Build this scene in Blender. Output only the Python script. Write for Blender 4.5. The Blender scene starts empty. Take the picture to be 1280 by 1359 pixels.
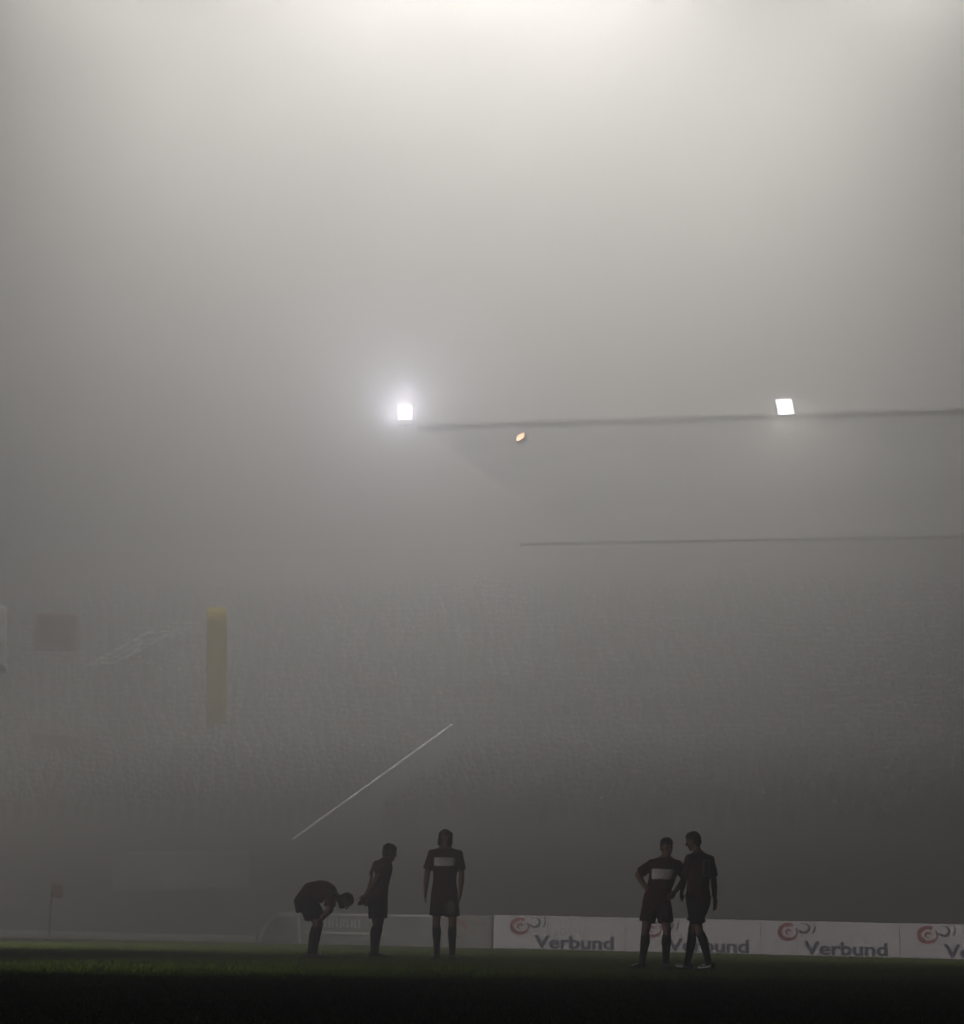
import bpy, bmesh, math, random
import numpy as np
from mathutils import Vector, Matrix, Euler

random.seed(7)
rng = np.random.default_rng(7)
scene = bpy.context.scene
COL = scene.collection
R = math.radians

# ------------------------------------------------------------------ camera
F_PX, W_PX, H_PX = 2690.0, 1280.0, 1359.0
CAM = Vector((0, 0, 0.7))
TILT = math.atan((1216 - H_PX / 2) / F_PX)
ROLL = R(1.18)
CROT = Matrix.Rotation(R(90) + TILT, 3, 'X') @ Matrix.Rotation(ROLL, 3, 'Z')
cd = bpy.data.cameras.new('camera')
cam = bpy.data.objects.new('camera', cd)
COL.objects.link(cam)
cam.location = CAM
cam.rotation_euler = CROT.to_euler()
cd.sensor_width = 36
cd.lens = 36 * F_PX / H_PX
cd.clip_end = 2000
scene.camera = cam

# measured sight lines: where things of the place really stand
U = Vector((math.cos(R(12)), -math.sin(R(12)), 0))     # along the touchline and the stand
N = Vector((math.sin(R(12)), math.cos(R(12)), 0))      # away from the camera, square to the stand


def ray(px, py):
    return CROT @ Vector(((px - W_PX / 2) / F_PX, (H_PX / 2 - py) / F_PX, -1))


def on_ground(px, py, z=0.0):
    d = ray(px, py)
    return CAM + d * ((z - CAM.z) / d.z)


def on_row(px, py, n):
    d = ray(px, py)
    return CAM + d * ((n - CAM.dot(N)) / d.dot(N))


def at_depth(px, py, y):
    d = ray(px, py)
    return CAM + d * (y / d.y)


def P(u, n, z):
    return U * u + N * n + Vector((0, 0, z))


STAND_ROT = -R(12)

# ------------------------------------------------------------------ materials


def mat(name, col, rough=0.8, var=0.0, scale=8.0, bump=0.0, metal=0.0, col2=None, spec=0.3):
    m = bpy.data.materials.new(name)
    m.use_nodes = True
    nt = m.node_tree
    b = nt.nodes['Principled BSDF']
    b.inputs['Roughness'].default_value = rough
    b.inputs['Metallic'].default_value = metal
    b.inputs['Specular IOR Level'].default_value = spec
    tc = nt.nodes.new('ShaderNodeTexCoord')
    nz = nt.nodes.new('ShaderNodeTexNoise')
    nz.inputs['Scale'].default_value = scale
    nz.inputs['Detail'].default_value = 6
    nt.links.new(tc.outputs['Object'], nz.inputs['Vector'])
    rp = nt.nodes.new('ShaderNodeValToRGB')
    c2 = col2 if col2 else tuple(c * (1 - var) for c in col)
    c1 = col if col2 else tuple(min(1, c * (1 + var)) for c in col)
    rp.color_ramp.elements[0].position = 0.35
    rp.color_ramp.elements[1].position = 0.65
    rp.color_ramp.elements[0].color = (*c2, 1)
    rp.color_ramp.elements[1].color = (*c1, 1)
    nt.links.new(nz.outputs['Fac'], rp.inputs['Fac'])
    nt.links.new(rp.outputs['Color'], b.inputs['Base Color'])
    if bump:
        bp = nt.nodes.new('ShaderNodeBump')
        bp.inputs['Strength'].default_value = bump
        bp.inputs['Distance'].default_value = 0.02
        nt.links.new(nz.outputs['Fac'], bp.inputs['Height'])
        nt.links.new(bp.outputs['Normal'], b.inputs['Normal'])
    return m


def emit(name, col, strength):
    m = bpy.data.materials.new(name)
    m.use_nodes = True
    nt = m.node_tree
    b = nt.nodes['Principled BSDF']
    b.inputs['Base Color'].default_value = (0.6, 0.6, 0.6, 1)
    b.inputs['Emission Color'].default_value = (*col, 1)
    b.inputs['Emission Strength'].default_value = strength
    return m


M = {
    'grass': mat('pitch_turf', (0.050, 0.078, 0.006), 1.0, col2=(0.030, 0.048, 0.004), scale=1.3, bump=0.6, spec=0.0),
    'blade': mat('grass_blades', (0.10, 0.145, 0.010), 0.9, col2=(0.055, 0.085, 0.006), scale=0.7, spec=0.02),
    'ground': mat('wet_asphalt', (0.06, 0.06, 0.058), 0.8, var=0.2, scale=2, bump=0.2),
    'track': mat('cinder_track', (0.032, 0.03, 0.027), 0.9, var=0.2, scale=3, bump=0.2),
    'line': mat('worn_line_paint', (0.20, 0.21, 0.18), 0.8, var=0.15, scale=6),
    'concrete': mat('weathered_concrete', (0.075, 0.072, 0.068), 0.9, var=0.2, scale=1.2, bump=0.2),
    'dark_conc': mat('dark_concrete', (0.10, 0.095, 0.09), 0.9, var=0.2, scale=1.0),
    'roofsheet': mat('roof_sheeting', (0.28, 0.28, 0.27), 0.6, var=0.1, scale=0.7),
    'steel': mat('painted_steel', (0.10, 0.10, 0.10), 0.5, var=0.15, scale=3, metal=0.3),
    'rail': mat('galvanised_rail', (0.34, 0.34, 0.34), 0.8, var=0.1, scale=4),
    'white': mat('white_vinyl', (0.80, 0.77, 0.85), 0.5, var=0.05, scale=1.5),
    'whitecloth': mat('white_cloth', (0.7, 0.69, 0.68), 0.9, var=0.08, scale=2),
    'greyboard': mat('grey_vinyl', (0.33, 0.33, 0.33), 0.6, var=0.12, scale=1.5),
    'paleprint': mat('pale_print', (0.75, 0.75, 0.75), 0.6, var=0.1, scale=3),
    'blueprint': mat('slate_blue_print', (0.10, 0.105, 0.18), 0.5, var=0.1, scale=4),
    'redprint': mat('red_print', (0.40, 0.13, 0.13), 0.5, var=0.1, scale=4),
    'redcloth': mat('red_cloth', (0.26, 0.05, 0.055), 0.9, var=0.15, scale=4),
    'yellow': mat('yellow_cloth', (0.55, 0.46, 0.07), 0.9, var=0.1, scale=1.0),
    'greycloth': mat('grey_cloth', (0.37, 0.37, 0.37), 0.9, var=0.1, scale=2),
    'darkcloth': mat('dark_cloth', (0.05, 0.05, 0.055), 0.9, var=0.2, scale=3),
    'maroon': mat('maroon_jersey', (0.050, 0.012, 0.014), 0.85, var=0.25, scale=9, bump=0.15),
    'shorts': mat('maroon_shorts', (0.034, 0.010, 0.012), 0.85, var=0.25, scale=9, bump=0.15),
    'blackkit': mat('black_kit', (0.012, 0.012, 0.012), 0.85, var=0.25, scale=9, bump=0.15),
    'band': mat('white_print_on_jersey', (0.62, 0.58, 0.60), 0.8, var=0.08, scale=6),
    'skin': mat('skin', (0.17, 0.095, 0.07), 0.6, var=0.1, scale=12),
    'hairdark': mat('dark_hair', (0.012, 0.010, 0.009), 0.7, var=0.3, scale=40, bump=0.4),
    'hairfair': mat('reddish_fair_hair', (0.05, 0.025, 0.012), 0.7, var=0.3, scale=40, bump=0.4),
    'boot': mat('boot_leather', (0.012, 0.012, 0.013), 0.4, var=0.2, scale=20),
    'sole': mat('boot_white', (0.6, 0.6, 0.6), 0.5, var=0.1, scale=20),
    'eye': mat('eye_dark', (0.01, 0.01, 0.01), 0.2),
    'lens': emit('lamp_glass', (0.93, 0.95, 1.0), 14.0),
    'lenswarm': emit('warm_lamp_glass', (1.0, 0.66, 0.42), 22.0),
}



def clear_sheet(name, col, clear):
    m = mat(name, col, 0.4, var=0.1, scale=0.8)
    nt = m.node_tree
    o_ = nt.nodes['Material Output']; b = nt.nodes['Principled BSDF']
    t = nt.nodes.new('ShaderNodeBsdfTransparent'); mx = nt.nodes.new('ShaderNodeMixShader')
    mx.inputs[0].default_value = clear
    nt.links.new(b.outputs[0], mx.inputs[1]); nt.links.new(t.outputs[0], mx.inputs[2])
    nt.links.new(mx.outputs[0], o_.inputs['Surface'])
    return m


def thin_cloth(m):
    nt = m.node_tree
    o_ = nt.nodes['Material Output']; b = nt.nodes['Principled BSDF']
    t = nt.nodes.new('ShaderNodeBsdfTranslucent'); mx = nt.nodes.new('ShaderNodeMixShader')
    src = b.inputs['Base Color'].links[0].from_socket
    nt.links.new(src, t.inputs['Color'])
    mx.inputs[0].default_value = 0.75
    nt.links.new(b.outputs[0], mx.inputs[1]); nt.links.new(t.outputs[0], mx.inputs[2])
    nt.links.new(mx.outputs[0], o_.inputs['Surface'])


for k_ in ('whitecloth', 'redcloth', 'yellow', 'greycloth'): thin_cloth(M[k_])
M['fogedge'] = clear_sheet('fog_faded_roof_edge', (0.2, 0.2, 0.2), 0.85)  # see-through mix stands in for fog fading the edge line
M['netting'] = clear_sheet('fine_netting', (0.3, 0.3, 0.3), 0.97)
M['polycarb'] = clear_sheet('clear_polycarbonate', (0.30, 0.30, 0.29), 0.93)

# ------------------------------------------------------------------ helpers


def tag(o, label=None, cat=None, group=None, kind=None):
    if label: o['label'] = label
    if cat: o['category'] = cat
    if group: o['group'] = group
    if kind: o['kind'] = kind
    return o


def empty(name, loc, rz=0.0):
    o = bpy.data.objects.new(name, None)
    o.empty_display_size = 0.2
    COL.objects.link(o)
    o.location = loc
    o.rotation_euler = (0, 0, rz)
    return o


def mesh_obj(name, verts, faces, materials, parent=None, smooth=False):
    me = bpy.data.meshes.new(name)
    me.from_pydata([tuple(v) for v in verts], [], faces)
    bm = bmesh.new(); bm.from_mesh(me)
    bmesh.ops.recalc_face_normals(bm, faces=bm.faces)
    bm.to_mesh(me); bm.free()
    for m in (materials if isinstance(materials, (list, tuple)) else [materials]):
        me.materials.append(m)
    if smooth:
        me.polygons.foreach_set('use_smooth', [True] * len(me.polygons))
    o = bpy.data.objects.new(name, me)
    COL.objects.link(o)
    if parent: o.parent = parent
    return o


class MB:
    def __init__(s): s.v, s.f = [], []

    def add(s, v, f):
        k = len(s.v)
        s.v += [Vector(p) for p in v]
        s.f += [tuple(i + k for i in q) for q in f]
        return s

    def box(s, c, size, ax=None):
        c = Vector(c); hx, hy, hz = (d / 2 for d in size)
        X, Y, Z = ax if ax else (Vector((1, 0, 0)), Vector((0, 1, 0)), Vector((0, 0, 1)))
        v = [c + X * (hx * i) + Y * (hy * j) + Z * (hz * k) for k in (-1, 1) for i, j in ((-1, -1), (1, -1), (1, 1), (-1, 1))]
        return s.add(v, [(3, 2, 1, 0), (4, 5, 6, 7), (0, 1, 5, 4), (1, 2, 6, 5), (2, 3, 7, 6), (3, 0, 4, 7)])

    def loft(s, rings, cap=True):
        k = len(s.v); n = len(rings[0])
        for r in rings: s.v += [Vector(p) for p in r]
        for i in range(len(rings) - 1):
            for j in range(n):
                a, b = k + i * n + j, k + i * n + (j + 1) % n
                s.f.append((a, b, b + n, a + n))
        if cap:
            s.f.append(tuple(k + j for j in reversed(range(n))))
            e = k + (len(rings) - 1) * n
            s.f.append(tuple(e + j for j in range(n)))
        return s

    def tube(s, pts, rad, n=8):
        pts = [Vector(p) for p in pts]
        rads = rad if isinstance(rad, (list, tuple)) else [rad] * len(pts)
        rings = []
        for i, p in enumerate(pts):
            t = (pts[min(i + 1, len(pts) - 1)] - pts[max(i - 1, 0)]).normalized()
            a = t.orthogonal().normalized() if i == 0 else (a - t * a.dot(t)).normalized()
            b = t.cross(a)
            rings.append([p + (a * math.cos(q) + b * math.sin(q)) * rads[i] for q in (2 * math.pi * j / n for j in range(n))])
        return s.loft(rings)

    def cap(s, a, b, ra, rb, n=12):
        """tapered capsule with round ends"""
        a, b = Vector(a), Vector(b)
        t = (b - a).normalized()
        pts, rads = [], []
        for q in (88, 65, 40, 18): pts.append(a - t * (ra * math.sin(R(q)))); rads.append(ra * math.cos(R(q)))
        pts += [a, b]; rads += [ra, rb]
        for q in (18, 40, 65, 88): pts.append(b + t * (rb * math.sin(R(q)))); rads.append(rb * math.cos(R(q)))
        return s.tube(pts, rads, n)

    def ell(s, c, rad, ax=None, n=14):
        c = Vector(c)
        X, Y, Z = ax if ax else (Vector((1, 0, 0)), Vector((0, 1, 0)), Vector((0, 0, 1)))
        rings = []
        for i in range(n + 1):
            q = -math.pi / 2 + math.pi * i / n
            cq = max(math.cos(q), 0.02)
            rings.append([c + Z * (rad[2] * math.sin(q)) + (X * (rad[0] * math.cos(w)) + Y * (rad[1] * math.sin(w))) * cq
                          for w in (2 * math.pi * j / n for j in range(n))])
        return s.loft(rings)

    def build(s, name, m, parent=None, smooth=False):
        return mesh_obj(name, s.v, s.f, m, parent, smooth)


def text_mesh(body, size):
    cu = bpy.data.curves.new('txt', 'FONT')
    cu.body = body; cu.size = size; cu.extrude = 0.002; cu.offset = 0.012
    o = bpy.data.objects.new('txt', cu); COL.objects.link(o)
    dg = bpy.context.evaluated_depsgraph_get()
    me = bpy.data.meshes.new_from_object(o.evaluated_get(dg))
    bpy.data.objects.remove(o); bpy.data.curves.remove(cu)
    return me


def struct(o): o['kind'] = 'structure'; return o


AX = (U, N, Vector((0, 0, 1)))

# ------------------------------------------------------------------ ground
struct(MB().box((0, 117, -0.25), (350, 238, 0.5)).build('ground', M['ground']))
nb = on_ground(655, 1260).dot(N)                       # row of the advertising boards
ngrass = nb + 0.35
# the pitch
struct(MB().box(P(0, (ngrass + 20) / 2 - 10.5 + 10.5 - 5, 0.0), (60, ngrass - 10, 0.03), AX).build('pitch', M['grass']))
struct(MB().box(P(0, (ngrass + 58) / 2, 0.0), (150, 58 - ngrass, 0.016), AX).build('track', M['track']))
# touchline in front of the boards
struct(MB().box(P(0, ngrass - 3.2, 0.017), (150, 0.12, 0.006), AX).build('touchline', M['line']))

# short blades of turf
def grass_blades(count):
    n = rng.uniform(0, 1, count)
    y = 11.5 + (ngrass - 11.6) * n ** 0.8
    x = rng.uniform(-1, 1, count) * (y * 0.27 + 0.6)
    keep = (x * N.x + y * N.y) < ngrass - 0.02
    x, y = x[keep], y[keep]
    k = len(x)
    patch = 0.75 + 0.25 * np.sin(x * 1.7 + 2 * np.sin(y * 0.6)) * np.sin(y * 1.1)
    hgt = rng.uniform(0.025, 0.06, k) * patch
    wid = rng.uniform(0.006, 0.012, k)
    a = rng.uniform(0, np.pi, k)
    lx, ly = rng.normal(0, 0.015, k), rng.normal(0, 0.015, k)
    v = np.empty((k, 3, 3))
    v[:, 0] = np.stack([x - wid * np.cos(a), y - wid * np.sin(a), np.full(k, 0.012)], 1)
    v[:, 1] = np.stack([x + wid * np.cos(a), y + wid * np.sin(a), np.full(k, 0.012)], 1)
    v[:, 2] = np.stack([x + lx, y + ly, 0.015 + hgt], 1)
    me = bpy.data.meshes.new('grass')
    me.vertices.add(3 * k); me.vertices.foreach_set('co', v.reshape(-1))
    me.loops.add(3 * k); me.loops.foreach_set('vertex_index', np.arange(3 * k, dtype=np.int32))
    me.polygons.add(k)
    me.polygons.foreach_set('loop_start', np.arange(0, 3 * k, 3, dtype=np.int32))
    me.polygons.foreach_set('loop_total', np.full(k, 3, dtype=np.int32))
    me.update(calc_edges=True)
    me.materials.append(M['blade'])
    o = bpy.data.objects.new('grass', me); COL.objects.link(o)
    tag(o, 'short dark green turf of the football pitch', 'grass', kind='stuff')

grass_blades(170000)

# ------------------------------------------------------------------ grandstand
NF, NR = 58.0, 80.0
zf = on_row(950, 558, NF).z                            # front edge of the roof
zr = on_row(950, 718, 91.0).z
r0, r1 = on_row(388, 1115, 60.0), on_row(600, 962, NR)
RL = on_row(556, 570, NF).dot(U)                       # left end of the roof
UL, UR = -62.0, 62.0                                   # the stand runs out of the picture both ways
stand = empty('grandstand', P(0, NF, 0))
tag(stand, 'large dim football grandstand with a flat roof, fading into the fog behind the pitch', 'grandstand')


def kid(o, parent):
    o.parent = parent
    o.matrix_parent_inverse = Matrix.Translation(parent.location).inverted() if not parent.rotation_euler.z else parent.matrix_basis.inverted()
    return o


def terrace(mb, n0, z0, n1, z1, rows):
    out = []
    for i in range(rows):
        na, zb = n0 + (n1 - n0) * i / rows, z0 + (z1 - z0) * (i + 1) / rows
        d = (n1 - n0) / rows
        mb.box(P(0, na + d / 2 + 0.002 * i, zb - 0.5), (UR - UL, d, 1.0), AX)
        out.append((na + d / 2, zb))
    return out


lt, ut = MB(), MB()
z_low0, z_low1 = r0.z - 1.35, r1.z - 1.0
rows_low = terrace(lt, NF + 1.0, z_low0, NR, z_low1, 26)
rows_up = terrace(ut, NR, z_low1, 89.8, zr - 2.6, 25)
kid(lt.build('lower_tier', M['concrete']), stand)
kid(ut.build('upper_tier', M['concrete']), stand)
kid(MB().box(P(0, NF + 0.9, 0.75), (UR - UL, 0.18, 1.5), AX).build('front_wall', M['concrete']), stand)
kid(MB().box(P(0, 90.2, zr / 2 - 0.2), (UR - UL, 0.3, zr), AX).build('back_wall', M['dark_conc']), stand)
# roof
rf = MB()
a = math.atan2(zr - zf, 91 - NF)
axr = (U, (N * math.cos(a) + Vector((0, 0, 1)) * math.sin(a)), (Vector((0, 0, 1)) * math.cos(a) - N * math.sin(a)))
cN = (NF + 91) / 2
rf.box(P((RL + UR) / 2, cN, (zf + zr) / 2 + 0.12), (UR - RL, (91 - NF) / math.cos(a), 0.12), axr)
roof = kid(rf.build('roof', M['polycarb']), stand)
fas = kid(MB().box(P((RL + UR) / 2, NF - 0.08, zf), (UR - RL, 0.12, 0.12), AX).build('roof_fascia', M['fogedge']), stand)
gl = on_row(690, 720, 70).dot(U)
kid(MB().box(P((gl + UR) / 2, 70, on_row(950, 718, 70).z), (UR - gl, 0.2, 0.09), AX).build('lower_roof_line', M['fogedge']), stand)  # added strip that draws the tone step along the lower roof edge
# hand rail of the gangway running up the lower tier
rl = MB()
rl.tube([r0, r1], 0.045, 8)
for i in range(12):
    p = r0.lerp(r1, i / 11)
    rl.tube([p, p - Vector((0, 0, 1.1))], 0.012, 6)
kid(rl.build('handrail', M['rail']), stand)

# ------------------------------------------------------------------ crowd
CL = [mat('crowd_dark', (0.06, 0.06, 0.063)), mat('crowd_grey', (0.075, 0.075, 0.075)), mat('crowd_red', (0.095, 0.05, 0.05)),
      mat('crowd_green', (0.055, 0.07, 0.058)), mat('crowd_pale', (0.095, 0.095, 0.09)), mat('crowd_skin', (0.085, 0.072, 0.065))]


def crowd():
    verts, faces, mi = [], [], []
    ang = [2 * math.pi * j / 6 for j in range(6)]
    def lathe(c, prof, m):
        k = len(verts)
        for rx, ry, z in prof:
            for q in ang: verts.append(tuple(c + U * (rx * math.cos(q)) + N * (ry * math.sin(q)) + Vector((0, 0, z))))
        for i in range(len(prof) - 1):
            for j in range(6):
                a_, b_ = k + i * 6 + j, k + i * 6 + (j + 1) % 6
                faces.append((a_, b_, b_ + 6, a_ + 6)); mi.append(m)
        e = k + (len(prof) - 1) * 6
        faces.append(tuple(e + j for j in range(6))); mi.append(m)
    for rows, prob in ((rows_low, 0.8), (rows_up, 0.75)):
        for n_, z_ in (rows[8:] if rows is rows_low else rows):
            half = n_ * 0.30 + 3
            u = -half - n_ * 0.21
            while u < half - n_ * 0.21 + 2:
                u += random.uniform(0.45, 0.6)
                if random.random() > prob: continue
                if rows is rows_low:
                    t = (n_ - 60) / (NR - 60)
                    if -0.7 < u - (r0.dot(U) + (r1.dot(U) - r0.dot(U)) * t) < 1.0: continue
                s = random.uniform(0.92, 1.08)
                h = random.choice((0.82, 0.86, 0.9, 0.95)) * s
                m = random.choices((0, 1, 2, 3, 4), (5, 3, 1.6, 1, 0.9))[0]
                c = P(u, n_ + random.uniform(-.1, .1), z_)
                lathe(c, ((.17, .13, 0), (.18, .14, h * .45), (.23, .15, h * .72), (.2, .12, h * .81), (.06, .06, h * .85)), m)
                lathe(c + Vector((0, 0, h * .84)), ((.05, .05, 0), (.085, .095, .07), (.09, .1, .14), (.05, .06, .21)), 5 if random.random() < .45 else 0)
    o = mesh_obj('crowd', verts, faces, CL)
    o.data.polygons.foreach_set('material_index', mi)
    tag(o, 'mass of spectators filling the stand, barely visible in the fog', 'crowd', kind='stuff')

crowd()

# ------------------------------------------------------------------ advertising boards
def arc(cx_, cz, rx, rz, q0, q1, w0, w1, steps=26, y=-0.024):
    """flat printed swoosh of changing width"""
    v, f = [], []
    for i in range(steps + 1):
        t = i / steps; q = R(q0 + (q1 - q0) * t)
        w = (w0 + (w1 - w0) * t) * (0.35 + 0.65 * math.sin(math.pi * min(1, t * 1.15 + .08)) ** .5 if t < .8 else 0.35 + .65 * max(0, math.sin(math.pi * min(1, t * 1.15 + .08))) ** .5)
        for s in (-.5, .5):
            for yy in (y, y + .004):
                v.append((cx_ + (rx + w * s) * math.cos(q), yy, cz + (rz + w * s) * math.sin(q)))
    for i in range(steps):
        k = 4 * i
        f += [(k, k + 4, k + 6, k + 2), (k + 1, k + 3, k + 7, k + 5), (k, k + 1, k + 5, k + 4), (k + 2, k + 6, k + 7, k + 3)]
    f += [(0, 2, 3, 1), (4 * steps, 4 * steps + 1, 4 * steps + 3, 4 * steps + 2)]
    return v, f


def rounded_panel(mb, w, h, t):
    rings = []
    for y_, ins in ((-t / 2, .008), (-t / 2 + .008, 0), (t / 2 - .008, 0), (t / 2, .008)):
        rings.append([Vector((sx * (w / 2 - ins), y_, h / 2 + sz * (h / 2 - ins))) for sx, sz in ((-1, -1), (1, -1), (1, 1), (-1, 1))])
    return mb.loft(rings)


b_left, b_next = on_row(655, 1260, nb), on_row(830, 1263, nb)
BW = (b_next - b_left).dot(U)
BH = on_row(655, 1213.5, nb).z - 0.03
BLABEL = ['white advertising board at the left end of the white row, beside the grey board',
          'white advertising board mostly hidden behind the two players standing together',
          'white advertising board fully in view just right of the two players standing together',
          'white advertising board cut by the right edge of the photo']
txt_me = text_mesh('Verbund', 0.50)
txt_me.name = 'lettering'
txt_me.materials.append(M['blueprint'])
tx = [v.co.x for v in txt_me.vertices]
tw = max(tx) - min(tx)
board0 = None
for i in range(5):
    c = b_left + U * (BW * (i + 0.5)); c.z = 0.02
    if i == 0:
        e = empty('advertising_board', c, STAND_ROT)
        rounded_panel(MB(), BW - 0.012, BH, 0.04).build('panel', M['white'], e)
        t = bpy.data.objects.new('lettering', txt_me); COL.objects.link(t); t.parent = e
        t.rotation_euler = (R(90), 0, 0)
        t.scale = (0.60 * BW / tw, 0.42 * BH / 0.36 * 0.9, 1)
        t.location = (-BW / 2 + 0.315 * BW - min(tx) * t.scale.x, -0.024, 0.055 * BH)
        em = MB()
        em.add(*arc(-BW / 2 + .205 * BW, .68 * BH, .185, .15, 60, 395, .085, .085)).add(*arc(-BW / 2 + .205 * BW, .67 * BH, .055, .05, 20, 300, .05, .04))
        em.build('emblem', M['redprint'], e)
        MB().add(*arc(-BW / 2 + .315 * BW, .80 * BH, .115, .095, -150, 120, .05, .05)).add(*arc(-BW / 2 + .38 * BW, .82 * BH, .045, .1, -100, 80, .03, .03)).build('emblem', M['blueprint'], e)
        for s in (-1, 1):
            MB().box((s * BW * .4, .2, .012), (.05, .4, .02)).tube([(s * BW * .4, .38, .02), (s * BW * .4, .03, BH * .8)], .015, 6).build('strut', M['steel'], e)
        board0 = e
    else:
        e = board0.copy(); COL.objects.link(e); e.location = c
        for ch in list(board0.children):
            k = ch.copy(); COL.objects.link(k); k.parent = e
    if i == 4:
        for ch in list(e.children): bpy.data.objects.remove(ch)
        bpy.data.objects.remove(e)
        continue
    tag(e, BLABEL[i], 'advertising board', 'white advertising boards along the touchline')

# grey board left of the white row
g_l, g_r = on_row(338, 1253, nb), on_row(652, 1259, nb)
gw = (g_r - g_l).dot(U); gh = BH - 0.02
gc = (g_l + g_r) / 2; gc.z = 0.02
gb = empty('advertising_board', gc, STAND_ROT)
tag(gb, 'dim grey advertising board with a rounded pale outline, behind the three left players', 'advertising board')
pm = MB()
prof = [(-gw / 2, 0), (gw / 2, 0), (gw / 2, gh), (-gw / 2 + .62, gh), (-gw / 2 + .40, gh * .93), (-gw / 2 + .24, gh * .72), (-gw / 2 + .1, gh * .38)]
pm.loft([[Vector((x_, y_, z_)) for x_, z_ in prof] for y_ in (-.02, .02)])
pm.build('panel', M['greyboard'], gb)
ol = MB()
def strip(mb, pts, w):
    for a_, b_ in zip(pts[:-1], pts[1:]):
        a_, b_ = Vector((a_[0], -.024, a_[1])), Vector((b_[0], -.024, b_[1]))
        t = (b_ - a_).normalized(); mb.box((a_ + b_) / 2, ((b_ - a_).length + w * .6, .006, w), (t, Vector((0, 1, 0)), t.cross(Vector((0, 1, 0)))))
strip(ol, [(-gw / 2 + .12, .03), (-gw / 2 + .19, gh * .4), (-gw / 2 + .33, gh * .72), (-gw / 2 + .52, gh * .9), (-gw / 2 + 1.0, gh * .93)], .09)
strip(ol, [(-gw / 2 + 1.0, gh * .9), (-gw / 2 + 1.06, gh * .05)], .07)
strip(ol, [(-gw / 2 + 1.12, gh * .38), (gw / 2 - 2.4, gh * .36)], .05)
strip(ol, [(-gw / 2 + 1.12, gh * .93), (gw / 2 - 1.0, gh * .95)], .04)
ol.build('outline', M['paleprint'], gb)
st = MB()
for k in range(11):
    x_ = -gw / 2 + 1.55 + k * .085 + random.uniform(-.01, .01)
    st.box((x_, -.024, gh * .68), (.035, .006, gh * random.uniform(.2, .3)))
st.build('lettering', M['paleprint'], gb)
MB().add(*arc(gw / 2 - .75, gh * .55, .2, .17, 0, 300, .1, .1)).build('emblem', M['redprint'], gb)

# ------------------------------------------------------------------ banners, flags
def cloth(name, corners, m, parent=None, nu=10, nv=8, amp=.05, thick=.012):
    """hanging cloth between four corners (bl, br, tr, tl) with soft folds and real thickness"""
    bl, br, tr, tl = (Vector(c) for c in corners)
    nor = (br - bl).cross(tl - bl).normalized()
    front, back = [], []
    for j in range(nv + 1):
        for i in range(nu + 1):
            s, t = i / nu, j / nv
            p = bl.lerp(br, s).lerp(tl.lerp(tr, s), t)
            w = amp * (math.sin(s * 9 + t * 2) + .5 * math.sin(s * 17 + 1)) * (1.1 - t)
            front.append(p + nor * (w + thick / 2)); back.append(p + nor * (w - thick / 2))
    v = front + back; k = len(front); f = []
    idx = lambda i, j: j * (nu + 1) + i
    for j in range(nv):
        for i in range(nu):
            f.append((idx(i, j), idx(i + 1, j), idx(i + 1, j + 1), idx(i, j + 1)))
            f.append((k + idx(i, j + 1), k + idx(i + 1, j + 1), k + idx(i + 1, j), k + idx(i, j)))
    edge = [idx(i, 0) for i in range(nu)] + [idx(nu, j) for j in range(nv)] + [idx(i, nv) for i in range(nu, 0, -1)] + [idx(0, j) for j in range(nv, 0, -1)]
    for a_, b_ in zip(edge, edge[1:] + edge[:1]): f.append((a_, a_ + k, b_ + k, b_))
    return mesh_obj(name, v, f, m, parent, True)


def quad(px0, py0, px1, py1, n, lean=0):
    return [on_row(px0, py1, n), on_row(px1, py1, n), on_row(px1, py0, n + lean), on_row(px0, py0, n + lean)]


tag(cloth('banner', quad(275, 806, 301, 962, 74), M['yellow'], amp=.04), 'tall narrow yellow banner hanging upright in the foggy stand', 'banner')
tag(cloth('banner', quad(-22, 804, 9, 893, 66, 3), M['whitecloth'], amp=.03), 'white banner cut by the left edge of the photo', 'banner')
tag(cloth('banner', quad(150, 1130, 330, 1182, 57.8), M['greycloth'], amp=.05), 'pale grey wide banner hung low on the stand front, left of the players', 'banner')
# slanting banner with pale unreadable letters
sb = empty('banner', on_row(210, 850, 66))
tag(sb, 'slanting banner of small pale letters, left of the yellow banner', 'banner')
q = [on_row(160, 885, 66), on_row(256, 832, 68), on_row(252, 812, 71), on_row(158, 862, 69)]
kid(cloth('netting', q, M['netting'], amp=.02), sb)
rt_me = text_mesh('RESPECT', 0.62)
rt_me.name = 'lettering'
rt_me.materials.append(M['whitecloth'])
xs_ = [v.co.x for v in rt_me.vertices]
bx = (q[1] - q[0]).normalized(); bz = (q[3] - q[0]).normalized(); bz = (bz - bx * bz.dot(bx)).normalized(); by = bx.cross(bz)
ro = bpy.data.objects.new('lettering', rt_me); COL.objects.link(ro)
k_ = (q[1] - q[0]).length * .9 / (max(xs_) - min(xs_))
ys_ = [v.co.y for v in rt_me.vertices]
ky_ = (q[3] - q[0]).length * .8 / (max(ys_) - min(ys_))
mw = Matrix((bx, bz, by)).transposed().to_4x4() @ Matrix.Diagonal((k_, ky_, k_, 1))
mw.translation = q[0] + (q[1] - q[0]) * .05 + bz * (.12 * (q[3] - q[0]).length) + by * .08 - bx * (min(xs_) * k_)
ro.parent = sb
ro.matrix_parent_inverse = Matrix.Translation(sb.location).inverted() if not sb.rotation_euler.z else sb.matrix_basis.inverted()
ro.matrix_basis = mw


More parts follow.
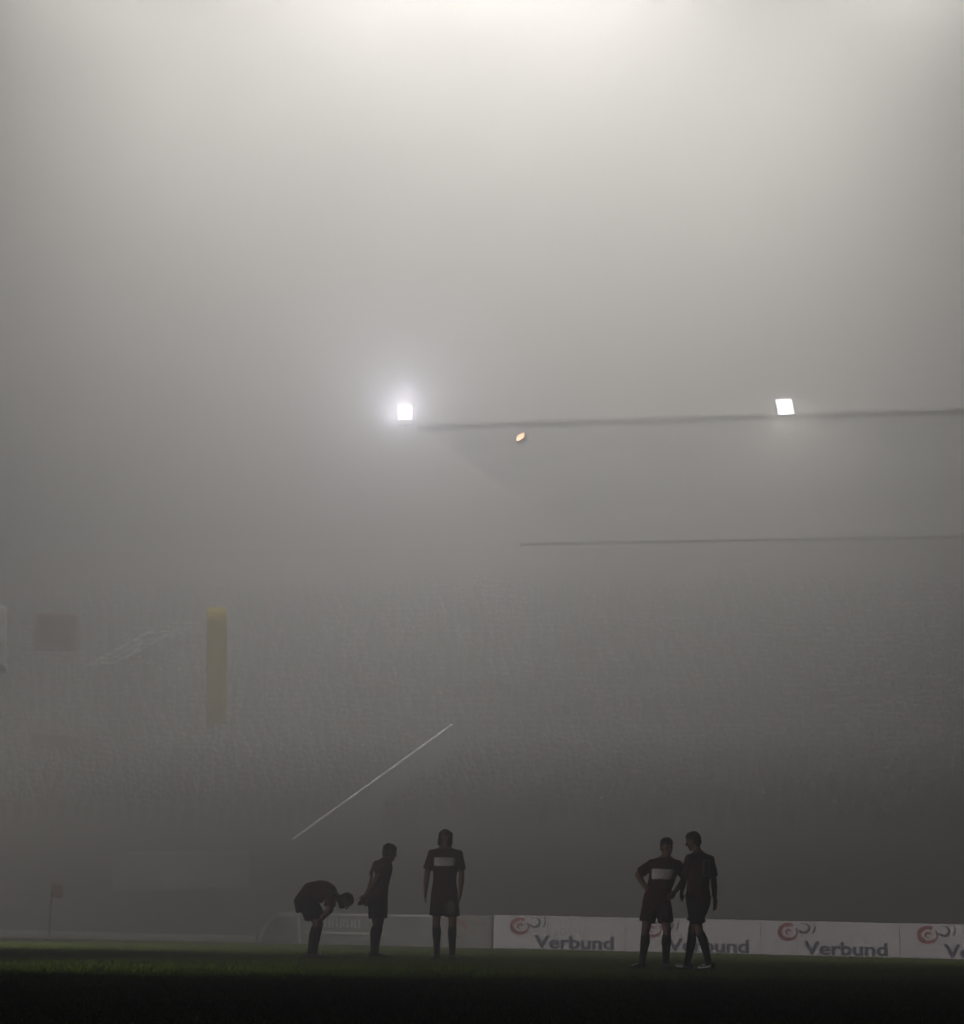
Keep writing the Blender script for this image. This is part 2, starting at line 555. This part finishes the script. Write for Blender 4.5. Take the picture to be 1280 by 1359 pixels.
def fan_flag(px, py, n, w, h, label):
    b = on_row(px, py, n)
    e = empty('flag', b)
    tag(e, label, 'flag', 'red flags held up in the crowd')
    kid(MB().tube([b, b + Vector((0, 0, h + 1.0))], .02, 6).build('flag_pole', M['rail']), e)
    z = Vector((0, 0, 1))
    kid(cloth('fabric', [b + z * 1.0, b + z * .95 + U * w, b + z * (h + .9) + U * w, b + z * (h + 1.0)], M['redcloth'], amp=.1), e)


fan_flag(46, 895, 79, 1.8, 1.6, 'faded red flag high in the crowd near the left edge')
fan_flag(40, 1040, 75, 2.0, 1.0, 'faded red flag lower in the crowd, above the corner flag')

# corner flag
cfb = at_depth(65, 1246, 45.5); cfb.z = 0.0
cf = empty('corner_flag', cfb)
tag(cf, 'corner flag with small red pennant on a pale pole at the left', 'corner flag')
MB().tube([(0, 0, 0), (.01, 0, 1.25)], .026, 8).build('pole', M['rail'], cf)
kid(cloth('pennant', [cfb + Vector((.0, 0, .93)), cfb + Vector((.24, .02, .90)), cfb + Vector((.24, .02, 1.19)), cfb + Vector((.01, 0, 1.22))], M['redcloth'], amp=.02), cf)

# ------------------------------------------------------------------ people
M['dimprint'] = mat('faded_print_on_shorts', (0.14, 0.13, 0.13), 0.85, var=0.2, scale=9)
M['print'] = mat('grey_print_on_jersey', (0.55, 0.53, 0.52), 0.8, var=0.08, scale=6)
Z = Vector((0, 0, 1))


def voxel(mb, name, mats, parent, size, smooth=4, pick=None):
    """fuse overlapping shapes into one continuous surface"""
    me = bpy.data.meshes.new('tmp'); me.from_pydata([tuple(v) for v in mb.v], [], mb.f)
    bm = bmesh.new(); bm.from_mesh(me); bmesh.ops.recalc_face_normals(bm, faces=bm.faces); bm.to_mesh(me); bm.free()
    o = bpy.data.objects.new('tmp', me); COL.objects.link(o)
    r = o.modifiers.new('r', 'REMESH'); r.mode = 'VOXEL'; r.voxel_size = size
    s = o.modifiers.new('s', 'SMOOTH'); s.iterations = smooth; s.factor = 0.5
    dg = bpy.context.evaluated_depsgraph_get()
    out_ = bpy.data.meshes.new_from_object(o.evaluated_get(dg))
    bpy.data.objects.remove(o); bpy.data.meshes.remove(me)
    out_.name = name
    out_.materials.clear()
    for m in (mats if isinstance(mats, (list, tuple)) else [mats]): out_.materials.append(m)
    out_.polygons.foreach_set('use_smooth', [True] * len(out_.polygons))
    if pick:
        out_.polygons.foreach_set('material_index', [pick(p.center, p.normal) for p in out_.polygons])
    q = bpy.data.objects.new(name, out_); COL.objects.link(q); q.parent = parent
    return q


def spine_fn(pts):
    def f(t):
        x = max(0.0, min(0.9999, t)) * (len(pts) - 1); i = int(x); u = x - i
        p = [pts[max(0, min(len(pts) - 1, k))] for k in (i - 1, i, i + 1, i + 2)]
        c = 0.5 * ((2 * p[1]) + (p[2] - p[0]) * u + (2 * p[0] - 5 * p[1] + 4 * p[2] - p[3]) * u * u + (3 * p[1] - p[0] - 3 * p[2] + p[3]) * u ** 3)
        return c
    return f


def hand(mb, w, d, n, side_sign, curl):
    d, n = d.normalized(), (n - d * n.dot(d)).normalized()
    s = d.cross(n) * side_sign
    mb.cap(w - d * .02, w + d * .03, .026, .026, 10)
    mb.ell(w + d * .055, (.042, .017, .05), (s, n, d), 10)
    for k, ln in enumerate((.040, .046, .043, .034)):
        a_ = w + d * .092 + s * (.031 - .0205 * k)
        b_ = a_ + (d + n * .35 * curl).normalized() * ln
        c_ = b_ + (d + n * 1.3 * curl).normalized() * ln * .8
        mb.cap(a_ - d * .02, b_, .0098, .009, 8).cap(b_, c_, .009, .0075, 8)
    t0 = w + d * .025 + s * .03
    t1 = t0 + (d * .8 + s * .6 + n * .3).normalized() * .04
    mb.cap(t0, t1, .013, .011, 8).cap(t1, t1 + (d + n * .3).normalized() * .03, .011, .009, 8)


def person(px, py, J, label, kit, group=None, D0=28.8):
    b = on_ground(px, py); b.z = 0.03
    root = empty('person', b)
    root.scale = (b.y / D0,) * 3
    tag(root, label, 'person', group)
    j = {k: Vector(v) for k, v in J.items() if isinstance(v, tuple)}
    P_, W_, C_, N_ = j['P'], j['W'], j['C'], j['N']
    dn = (N_ - C_).normalized() * -.022
    j['SL'] = j['SL'] + dn; j['SR'] = j['SR'] + dn
    base = P_ - (W_ - P_).normalized() * .12
    sp = spine_fn([base, P_, W_, C_, N_])
    hx, sx = (j['HL'] - j['HR']).normalized(), (j['SL'] - j['SR']).normalized()

    def ring(t, rx, ry, n=20, belly=0.0):
        tan = (sp(t + .04) - sp(t - .04)).normalized()
        r = hx.lerp(sx, max(0, min(1, t))); r = (r - tan * r.dot(tan)).normalized()
        f = r.cross(tan)
        c = sp(t) if t >= 0 else base + (base - P_).normalized() * (-t * .5)
        return [c + r * (rx * math.cos(q)) + f * (ry * math.sin(q)) for q in (2 * math.pi * k / n for k in range(n))]

    # body: one continuous surface
    mb = MB()
    mb.loft([ring(t, a_, b_) for t, a_, b_ in ((0, .12, .09), (.12, .155, .112), (.25, .162, .115), (.5, .138, .1), (.65, .152, .108), (.76, .168, .116), (.88, .16, .1), (.95, .115, .08), (1.0, .062, .058))])
    mb.cap(j['SL'], j['SR'], .058, .058)
    fd, ud = j['fd'].normalized(), None
    ud = j.get('ud', Z); ud = (ud - fd * ud.dot(fd)).normalized()
    rt = ud.cross(fd)
    H = j['H']; ax = (rt, -fd, ud)
    mb.cap(N_ - (N_ - C_).normalized() * .03, H - ud * .05 - fd * .015, .06, .052)
    mb.ell(H + ud * .022 - fd * .012, (.074, .092, .096), ax)
    mb.ell(H + fd * .028 - ud * .055, (.054, .058, .062), ax)
    mb.ell(H + fd * .062 - ud * .098, (.024, .02, .018), ax)
    mb.cap(H + fd * .084 + ud * .012, H + fd * .106 - ud * .026, .009, .014, 8)
    mb.cap(H + fd * .078 + ud * .03 - rt * .036, H + fd * .078 + ud * .03 + rt * .036, .011, .011, 8)
    mb.cap(H + fd * .083 - ud * .062 - rt * .018, H + fd * .083 - ud * .062 + rt * .018, .008, .008, 8)
    for s in (-1, 1):
        mb.ell(H + rt * (s * .075) - fd * .01 - ud * .005, (.012, .02, .032), ax, 8)
        mb.ell(H + rt * (s * .036) + fd * .058 - ud * .022, (.024, .02, .02), ax, 8)
    for q_ in ('SL', 'SR'): mb.cap(j[q_].lerp(N_, .35), N_ + (H - N_) * .25, .045, .045)
    for S, E, W, sg, hn in (('SL', 'EL', 'WL', 1, 'hL'), ('SR', 'ER', 'WR', -1, 'hR')):
        mb.cap(j[S], j[E], .054, .041); mb.cap(j[E], j[E].lerp(j[W], .35), .041, .043).cap(j[E].lerp(j[W], .35), j[W], .043, .027)
        d = j[hn] if hn in j else (j[W] - j[E])
        pn = j.get('n' + hn, -hx * sg)
        hand(mb, j[W], d, pn, sg, J.get('curl', .6))
    for h, k, a_, t in (('HL', 'KL', 'AL', 'tL'), ('HR', 'KR', 'AR', 'tR')):
        f = j[t].normalized()
        mb.cap(j[h], j[h].lerp(j[k], .4), .088, .078).cap(j[h].lerp(j[k], .4), j[k], .078, .054)
        back = -f * .018
        mid = j[k].lerp(j[a_], .32) + back
        mb.cap(j[k], mid, .052, .056).cap(mid, j[a_], .056, .035)
        mb.cap(j[a_] - f * .03 - Z * .03, j[a_] + f * .14 - Z * .05, .035, .028)
    voxel(mb, 'body', M['skin'], root, .0075, 3)
    for s in (-1, 1):
        MB().ell(H + rt * (s * .033) + fd * .0765 + ud * .008, (.013, .009, .008), ax, 8).build('eye', M['eye'], root, True)

    # hair
    hb = MB()
    hb.ell(H + ud * .036 - fd * .026, (.082, .093, .092), ax)
    hb.ell(H + ud * .062 - fd * .004, (.074, .088, .066), ax)
    hb.ell(H - fd * .05 - ud * .01, (.074, .062, .08), ax)
    if kit.get('long'):
        hb.ell(H - fd * .055 - ud * .06, (.08, .06, .085), ax)
        for s in (-1, 1): hb.cap(H + rt * (s * .07) + ud * .06 + fd * .01, H + rt * (s * .082) - ud * .085 - fd * .005, .034, .03)
    voxel(hb, 'hair', M[kit['hair']], root, .009, 2)

    # shirt with sleeves to the elbow
    sb_ = MB()
    sb_.loft([ring(t, a_, b_) for t, a_, b_ in ((.04, .182, .135), (.12, .180, .133), (.25, .177, .130), (.5, .163, .118), (.68, .174, .125), (.78, .188, .131), (.88, .182, .116), (.95, .13, .092), (1.0, .078, .072))])
    if kit.get('loose'): sb_.loft([[p - Z * kit['loose'] for p in ring(t, a_, b_)] for t, a_, b_ in ((.2, .165, .125), (.35, .165, .122), (.5, .16, .118), (.68, .165, .12), (.8, .15, .1))])
    sb_.cap(j['SL'], j['SR'], .064, .064)
    for q_ in ('SL', 'SR'): sb_.cap(j[q_].lerp(N_, .25), N_ - (N_ - C_) * .02, .055, .055)
    for S, E in (('SL', 'EL'), ('SR', 'ER')):
        e_ = j[S].lerp(j[E], kit.get('sleeve', .80))
        sb_.tube([j[S].lerp(j[E], -.05), j[S].lerp(j[E], .3), e_], [.058, .066, .074], 14)
        sb_.ell(j[S], (.066, .066, .066))
    voxel(sb_, 'shirt', kit['shirt'], root, .0105, 3, kit.get('shirt_pick'))

    # shorts
    kb = MB()
    kb.loft([ring(t, a_, b_) for t, a_, b_ in ((-.25, .14, .115), (0, .172, .13), (.2, .172, .126), (.36, .158, .114))])
    for h, k in (('HL', 'KL'), ('HR', 'KR')):
        kb.tube([j[h].lerp(j[k], -.1), j[h].lerp(j[k], .3), j[h].lerp(j[k], kit.get('short', .78))], [.098 + kit.get('baggy', 0) * .5, .104 + kit.get('baggy', 0), .106 + kit.get('baggy', 0)], 16)
    voxel(kb, 'shorts', kit['shorts'], root, .0105, 2, kit.get('shorts_pick'))

    # socks and boots
    for k, a_, t in (('KL', 'AL', 'tL'), ('KR', 'AR', 'tR')):
        f = j[t].normalized(); f2 = Vector((f.x, f.y, 0)).normalized()
        mid = j[k].lerp(j[a_], .32) - f * .018
        top = j[k].lerp(j[a_], .10) - f * .006
        q = MB().tube([top, mid, j[k].lerp(j[a_], .7) - f * .01, j[a_]], [.058, .063, .048, .043], 16)
        q.ell(j[a_], (.044, .044, .04))
        voxel(q, 'sock', M[kit['sock']], root, .009, 2)
        A = j[a_]; side = f.cross(Z).normalized(); up = side.cross(f)
        m2 = MB()
        m2.ell(A - f * .035 - up * .035, (.04, .05, .045), (side, f, up))
        m2.ell(A + f * .05 - up * .045, (.042, .085, .036), (side, f, up))
        m2.ell(A + f * .13 - up * .053, (.045, .065, .028), (side, f, up))
        bt = voxel(m2, 'boot', M['boot'], root, .008, 2)
        if kit.get('white'):
            MB().box(A + f * .05 - up * .045 + side * .043, (.16, .004, .018), (f, side, up)).build('stripe', M['sole'], bt)
            MB().box(A + f * .05 - up * .045 - side * .043, (.16, .004, .018), (f, side, up)).build('stripe', M['sole'], bt)
    return root


GA = 'players in the left trio'
GB_ = 'players standing as a pair at the right'
# player bending forward, hands on knees
person(414, 1275, dict(P=(-.125, 0, .85), W=(-.065, 0, .965), C=(.12, 0, .985), N=(.30, 0, .91),
       HL=(-.11, .10, .84), HR=(-.11, -.10, .84), KL=(.085, .13, .49), KR=(.065, -.12, .49), AL=(.03, .11, .085), AR=(-.02, -.09, .085),
       tL=(1, .15, 0), tR=(.9, -.35, 0), SL=(.25, .17, .915), SR=(.25, -.17, .915), EL=(.235, .235, .70), ER=(.235, -.225, .70),
       WL=(.155, .17, .60), WR=(.145, -.16, .60), hL=(-.55, -.3, -.75), hR=(-.55, .3, -.75), nhL=(-1, 0, .3), nhR=(-1, 0, .3),
       H=(.455, 0, .82), fd=(.35, 0, -.94), ud=(.94, 0, .35)),
       'player bent forward with hands on knees, leftmost of the players on the grass',
       dict(hair='hairdark', shirt=M['maroon'], shorts=M['blackkit'], sock='blackkit', short=.74, loose=.09, baggy=.03), GA, 29.8)
# player seen from behind, facing right
s = .915
def sc_(d): return {k: tuple(c * s for c in v) if isinstance(v, tuple) and k not in ('fd', 'ud', 'tL', 'tR', 'hL', 'hR', 'nhL', 'nhR') else v for k, v in d.items()}
# facing (.82,.57): left side = Z x f = (-.57,.82)
person(499, 1274, sc_(dict(P=(.0, .0, .93), W=(.02, .01, 1.09), C=(.05, .03, 1.28), N=(.09, .06, 1.46),
       HL=(-.05, .075, .92), HR=(.05, -.075, .92), KL=(-.01, .09, .5), KR=(.045, -.07, .5), AL=(-.04, .08, .09), AR=(.0, -.08, .09),
       tL=(.8, .6, 0), tR=(.8, .35, 0), SL=(-.03, .2, 1.42), SR=(.145, -.08, 1.42) , EL=(-.10, .22, 1.17), ER=(-.02, -.20, 1.17),
       WL=(-.16, .2, .94), WR=(-.17, -.22, .93), hR=(-.5, 0, -.9), H=(.165, .1, 1.585), fd=(.93, .25, -.25))),
       'player in black shorts looking right, seen from behind, beside the bent player',
       dict(hair='hairdark', shirt=[M['maroon'], M['print']], shorts=M['blackkit'], sock='blackkit', sleeve=.75,
            shirt_pick=lambda c, n: 1 if n.y < -.1 and -.075 < c.x < -.045 and 1.02 < c.z < 1.18 else 0), GA)
# tall fair-haired player facing the camera
person(588, 1277, dict(P=(0, 0, .95), W=(0, -.01, 1.12), C=(.005, .0, 1.32), N=(.0, .02, 1.52),
       HL=(.085, 0, .94), HR=(-.085, 0, .94), KL=(.125, -.03, .5), KR=(-.105, .03, .51), AL=(.13, -.04, .09), AR=(-.09, .12, .09),
       tL=(.3, -1, 0), tR=(-.3, -1, 0), SL=(.185, .01, 1.475), SR=(-.185, .01, 1.475), EL=(.235, .03, 1.18), ER=(-.25, .03, 1.18),
       WL=(.225, -.03, .94), WR=(-.265, -.03, .94), H=(-.005, -.005, 1.675), fd=(.35, -.93, -.1)),
       'tall fair-haired player facing us, arms hanging, white band on the chest',
       dict(hair='hairfair', long=True, shirt=[M['maroon'], M['band']], shorts=[M['shorts'], M['dimprint']], sock='blackkit',
            shirt_pick=lambda c, n: 1 if n.y < -.15 and -.155 < c.x < .135 and 1.285 < c.z < 1.405 else 0,
            shorts_pick=lambda c, n: 1 if n.y < -.2 and .06 < c.x < .15 and .66 < c.z < .80 else 0), GA)
# player with hands on hips facing the camera
person(868, 1290, dict(P=(.04, 0, .91), W=(.07, -.01, 1.06), C=(.12, 0, 1.24), N=(.145, .0, 1.42),
       HL=(.115, 0, .90), HR=(-.035, 0, .90), KL=(.165, -.06, .49), KR=(-.115, -.04, .49), AL=(.155, -.03, .09), AR=(-.15, .05, .09),
       tL=(.25, -1, 0), tR=(-.75, -.7, 0), SL=(.315, .0, 1.365), SR=(-.025, .0, 1.375), EL=(.43, .13, 1.19), ER=(-.205, .11, 1.21),
       WL=(.27, -.03, 1.0), WR=(-.10, -.03, 1.02), hL=(-.6, -.4, -.5), hR=(.55, -.4, -.6), nhL=(-.6, .6, -.2), nhR=(.6, .6, -.2),
       H=(.165, -.02, 1.575), fd=(.35, -.93, -.12), curl=.3),
       'player facing us with hands on hips, white band across the shirt',
       dict(hair='hairdark', shirt=[M['maroon'], M['band']], shorts=M['shorts'], sock='blackkit', short=.72,
            shirt_pick=lambda c, n: 1 if n.y < -.15 and -.04 < c.x < .285 and 1.155 < c.z < 1.29 else 0), GB_, 26.9)
# player from behind walking left: facing (-.6,.8), left side = (-.8,-.6)
def boxdigit(c, n):
    x0, x1, z0, z1, w_ = .045, .150, 1.20, 1.42, .024
    if n.y > -.05 or not (x0 < c.x < x1 and z0 < c.z < z1): return 0
    return 1 if (c.x < x0 + w_ or c.x > x1 - w_ or c.z < z0 + w_ or c.z > z1 - w_) else 0
person(927, 1291, dict(P=(0, 0, .95), W=(.0, .0, 1.11), C=(.015, 0, 1.30), N=(.01, .01, 1.49),
       HL=(-.075, -.05, .94), HR=(.075, .05, .94), KL=(.0, -.09, .51), KR=(-.07, .09, .52), AL=(.12, -.13, .10), AR=(-.13, .13, .09),
       tL=(-.85, .3, -.15), tR=(-.85, .5, 0), SL=(-.125, -.10, 1.44), SR=(.165, .10, 1.44), EL=(-.19, -.02, 1.17), ER=(.215, .11, 1.15),
       WL=(-.20, .14, 1.0), WR=(.225, .05, .92), H=(-.065, .03, 1.655), fd=(-.9, .3, -.28)),
       'player seen from behind with a pale number on the back, rightmost of all',
       dict(hair='hairdark', shirt=[M['maroon'], M['print']], shorts=M['blackkit'], sock='blackkit', short=.80, white=True,
            shirt_pick=boxdigit), GB_, 26.9)

# ------------------------------------------------------------------ floodlights
def floodlight(px, py, n, w, h, label, m, tilt=0.0, yaw=0.0, skew=0.0, lean=0.0):
    c = on_row(px, py, n)
    e = empty('floodlight', c, STAND_ROT + yaw)
    tag(e, label, 'floodlight', 'floodlights on the stand roof')
    ct, stl = math.cos(tilt), math.sin(tilt)
    ax = (Vector((math.cos(skew), 0, math.sin(skew))), Vector((0, ct, -stl)), Vector((lean, stl, ct)))
    hb = MB()
    rings = []
    for d, s in ((0.0, 1.08), (.1, 1.08), (.3, .6), (.36, .35)):
        rings.append([ax[1] * d + ax[0] * (sx * w / 2 * s) + ax[2] * (sz * h / 2 * s) for sx, sz in ((-1, -1), (1, -1), (1, 1), (-1, 1))])
    hb.loft(rings)
    hb.build('housing', M['steel'], e)
    MB().box(ax[1] * -.012, (w, .02, h), ax).build('lens', m, e)
    br = MB()
    br.tube([(-w * .58, .1, 0), (-w * .58, .15, -h * .8), (w * .58, .15, -h * .8), (w * .58, .1, 0)], .02, 6)
    br.tube([(0, .15, -h * .8), (0, .15, -h * .8 - .12)], .03, 6)
    br.build('bracket', M['steel'], e)
    return e, c


def spot(name, loc, target, watts, size_deg, blend=1.0, radius=.3, col=(1, .97, .93)):
    ld = bpy.data.lights.new(name, 'SPOT')
    ld.energy = watts; ld.spot_size = R(size_deg); ld.spot_blend = blend; ld.shadow_soft_size = radius; ld.color = col
    o = bpy.data.objects.new(name, ld); COL.objects.link(o)
    o.location = loc
    d = Vector(target) - Vector(loc)
    o.rotation_euler = d.to_track_quat('-Z', 'Y').to_euler()
    return o


LA, ca = floodlight(538, 548, NF - .5, .42, .42, 'floodlight with a wide glowing halo on the roof edge, the left one', M['lens'])
LB, cb = floodlight(1042, 540, NF - .5, .46, .46, 'crisp bright square floodlight on the roof edge at the right', M['lens'], skew=0.02, lean=-.2)
LC, cc = floodlight(691, 580, NF + 3.5, .27, .17, 'small dim warm floodlight hanging under the roof edge between the two bright ones', M['lenswarm'], skew=.5)
spot('floodlight_beam', ca - N * .25, (-1.5, 4, 7), 8000, 44, 1, .25, (.85, .86, 1))
spot('floodlight_beam', cb - N * .25, (8, 40, 0), 1300, 90, 1, .25)
# the lamp banks carried over the stand, just above the picture
def bank(px, py, watts, cone, fwd=0):
    p = at_depth(px, py, 84)
    return spot('mast_lamp_bank', p, (p.x, p.y + fwd, 0), watts, cone, 1, 1.2, (1, .981, .948))
bank(100, -300, 1.7e6, 90, 10)
bank(380, -300, 1.35e6, 90, 10)
bank(380, -300, 4.0e5, 120)
bank(645, -230, 1.0e6, 120)
bank(900, -300, 2.25e6, 90, 10)
bank(1200, -300, 2.5e6, 90, 10)
# unseen fill spots added beside the pitch to brighten boards, grass and players
spot('added_side_fill', (-17, 33, 3.2), (2, 41, 0.1), 30000, 52, 1, .4, (1, .95, .88))
spot('added_side_fill', (24, 33, 2.2), (8, 40.4, 0.3), 30000, 40, 1, .4, (1, .95, .88))
spot('added_side_fill', (-12.5, 17.5, 3.6), (0.8, 29.0, 0.9), 8500, 42, 1, .4, (1, .95, .9))

# ------------------------------------------------------------------ fog
hz = MB().box((0, 117, 37), (360, 242, 76)).build('haze', None)
hz.data.materials.clear()
hm = bpy.data.materials.new('fog'); hm.use_nodes = True
nt = hm.node_tree; nt.nodes.clear()
out = nt.nodes.new('ShaderNodeOutputMaterial')
pv = nt.nodes.new('ShaderNodeVolumePrincipled')
pv.inputs['Color'].default_value = (0.94, 0.918, 0.885, 1)
pv.inputs['Density'].default_value = 0.043
pv.inputs['Anisotropy'].default_value = 0.5
nt.links.new(pv.outputs['Volume'], out.inputs['Volume'])
hz.data.materials.append(hm)
tag(hz, 'thick night fog filling the stadium', 'fog', kind='stuff')

# ------------------------------------------------------------------ world
w = bpy.data.worlds.new('World'); scene.world = w; w.use_nodes = True
bg = w.node_tree.nodes['Background']
sky = w.node_tree.nodes.new('ShaderNodeTexSky')
sky.sky_type = 'NISHITA'; sky.sun_disc = False
sky.sun_elevation = R(-4); sky.sun_rotation = R(200)
w.node_tree.links.new(sky.outputs['Color'], bg.inputs['Color'])
bg.inputs['Strength'].default_value = 0.05

vs = scene.view_settings
vs.view_transform = 'Standard'; vs.look = 'None'; vs.exposure = 0; vs.gamma = 1; vs.use_curve_mapping = False
scene.cycles.volume_bounces = 0
scene.cycles.max_bounces = 6
scene.cycles.use_denoising = True
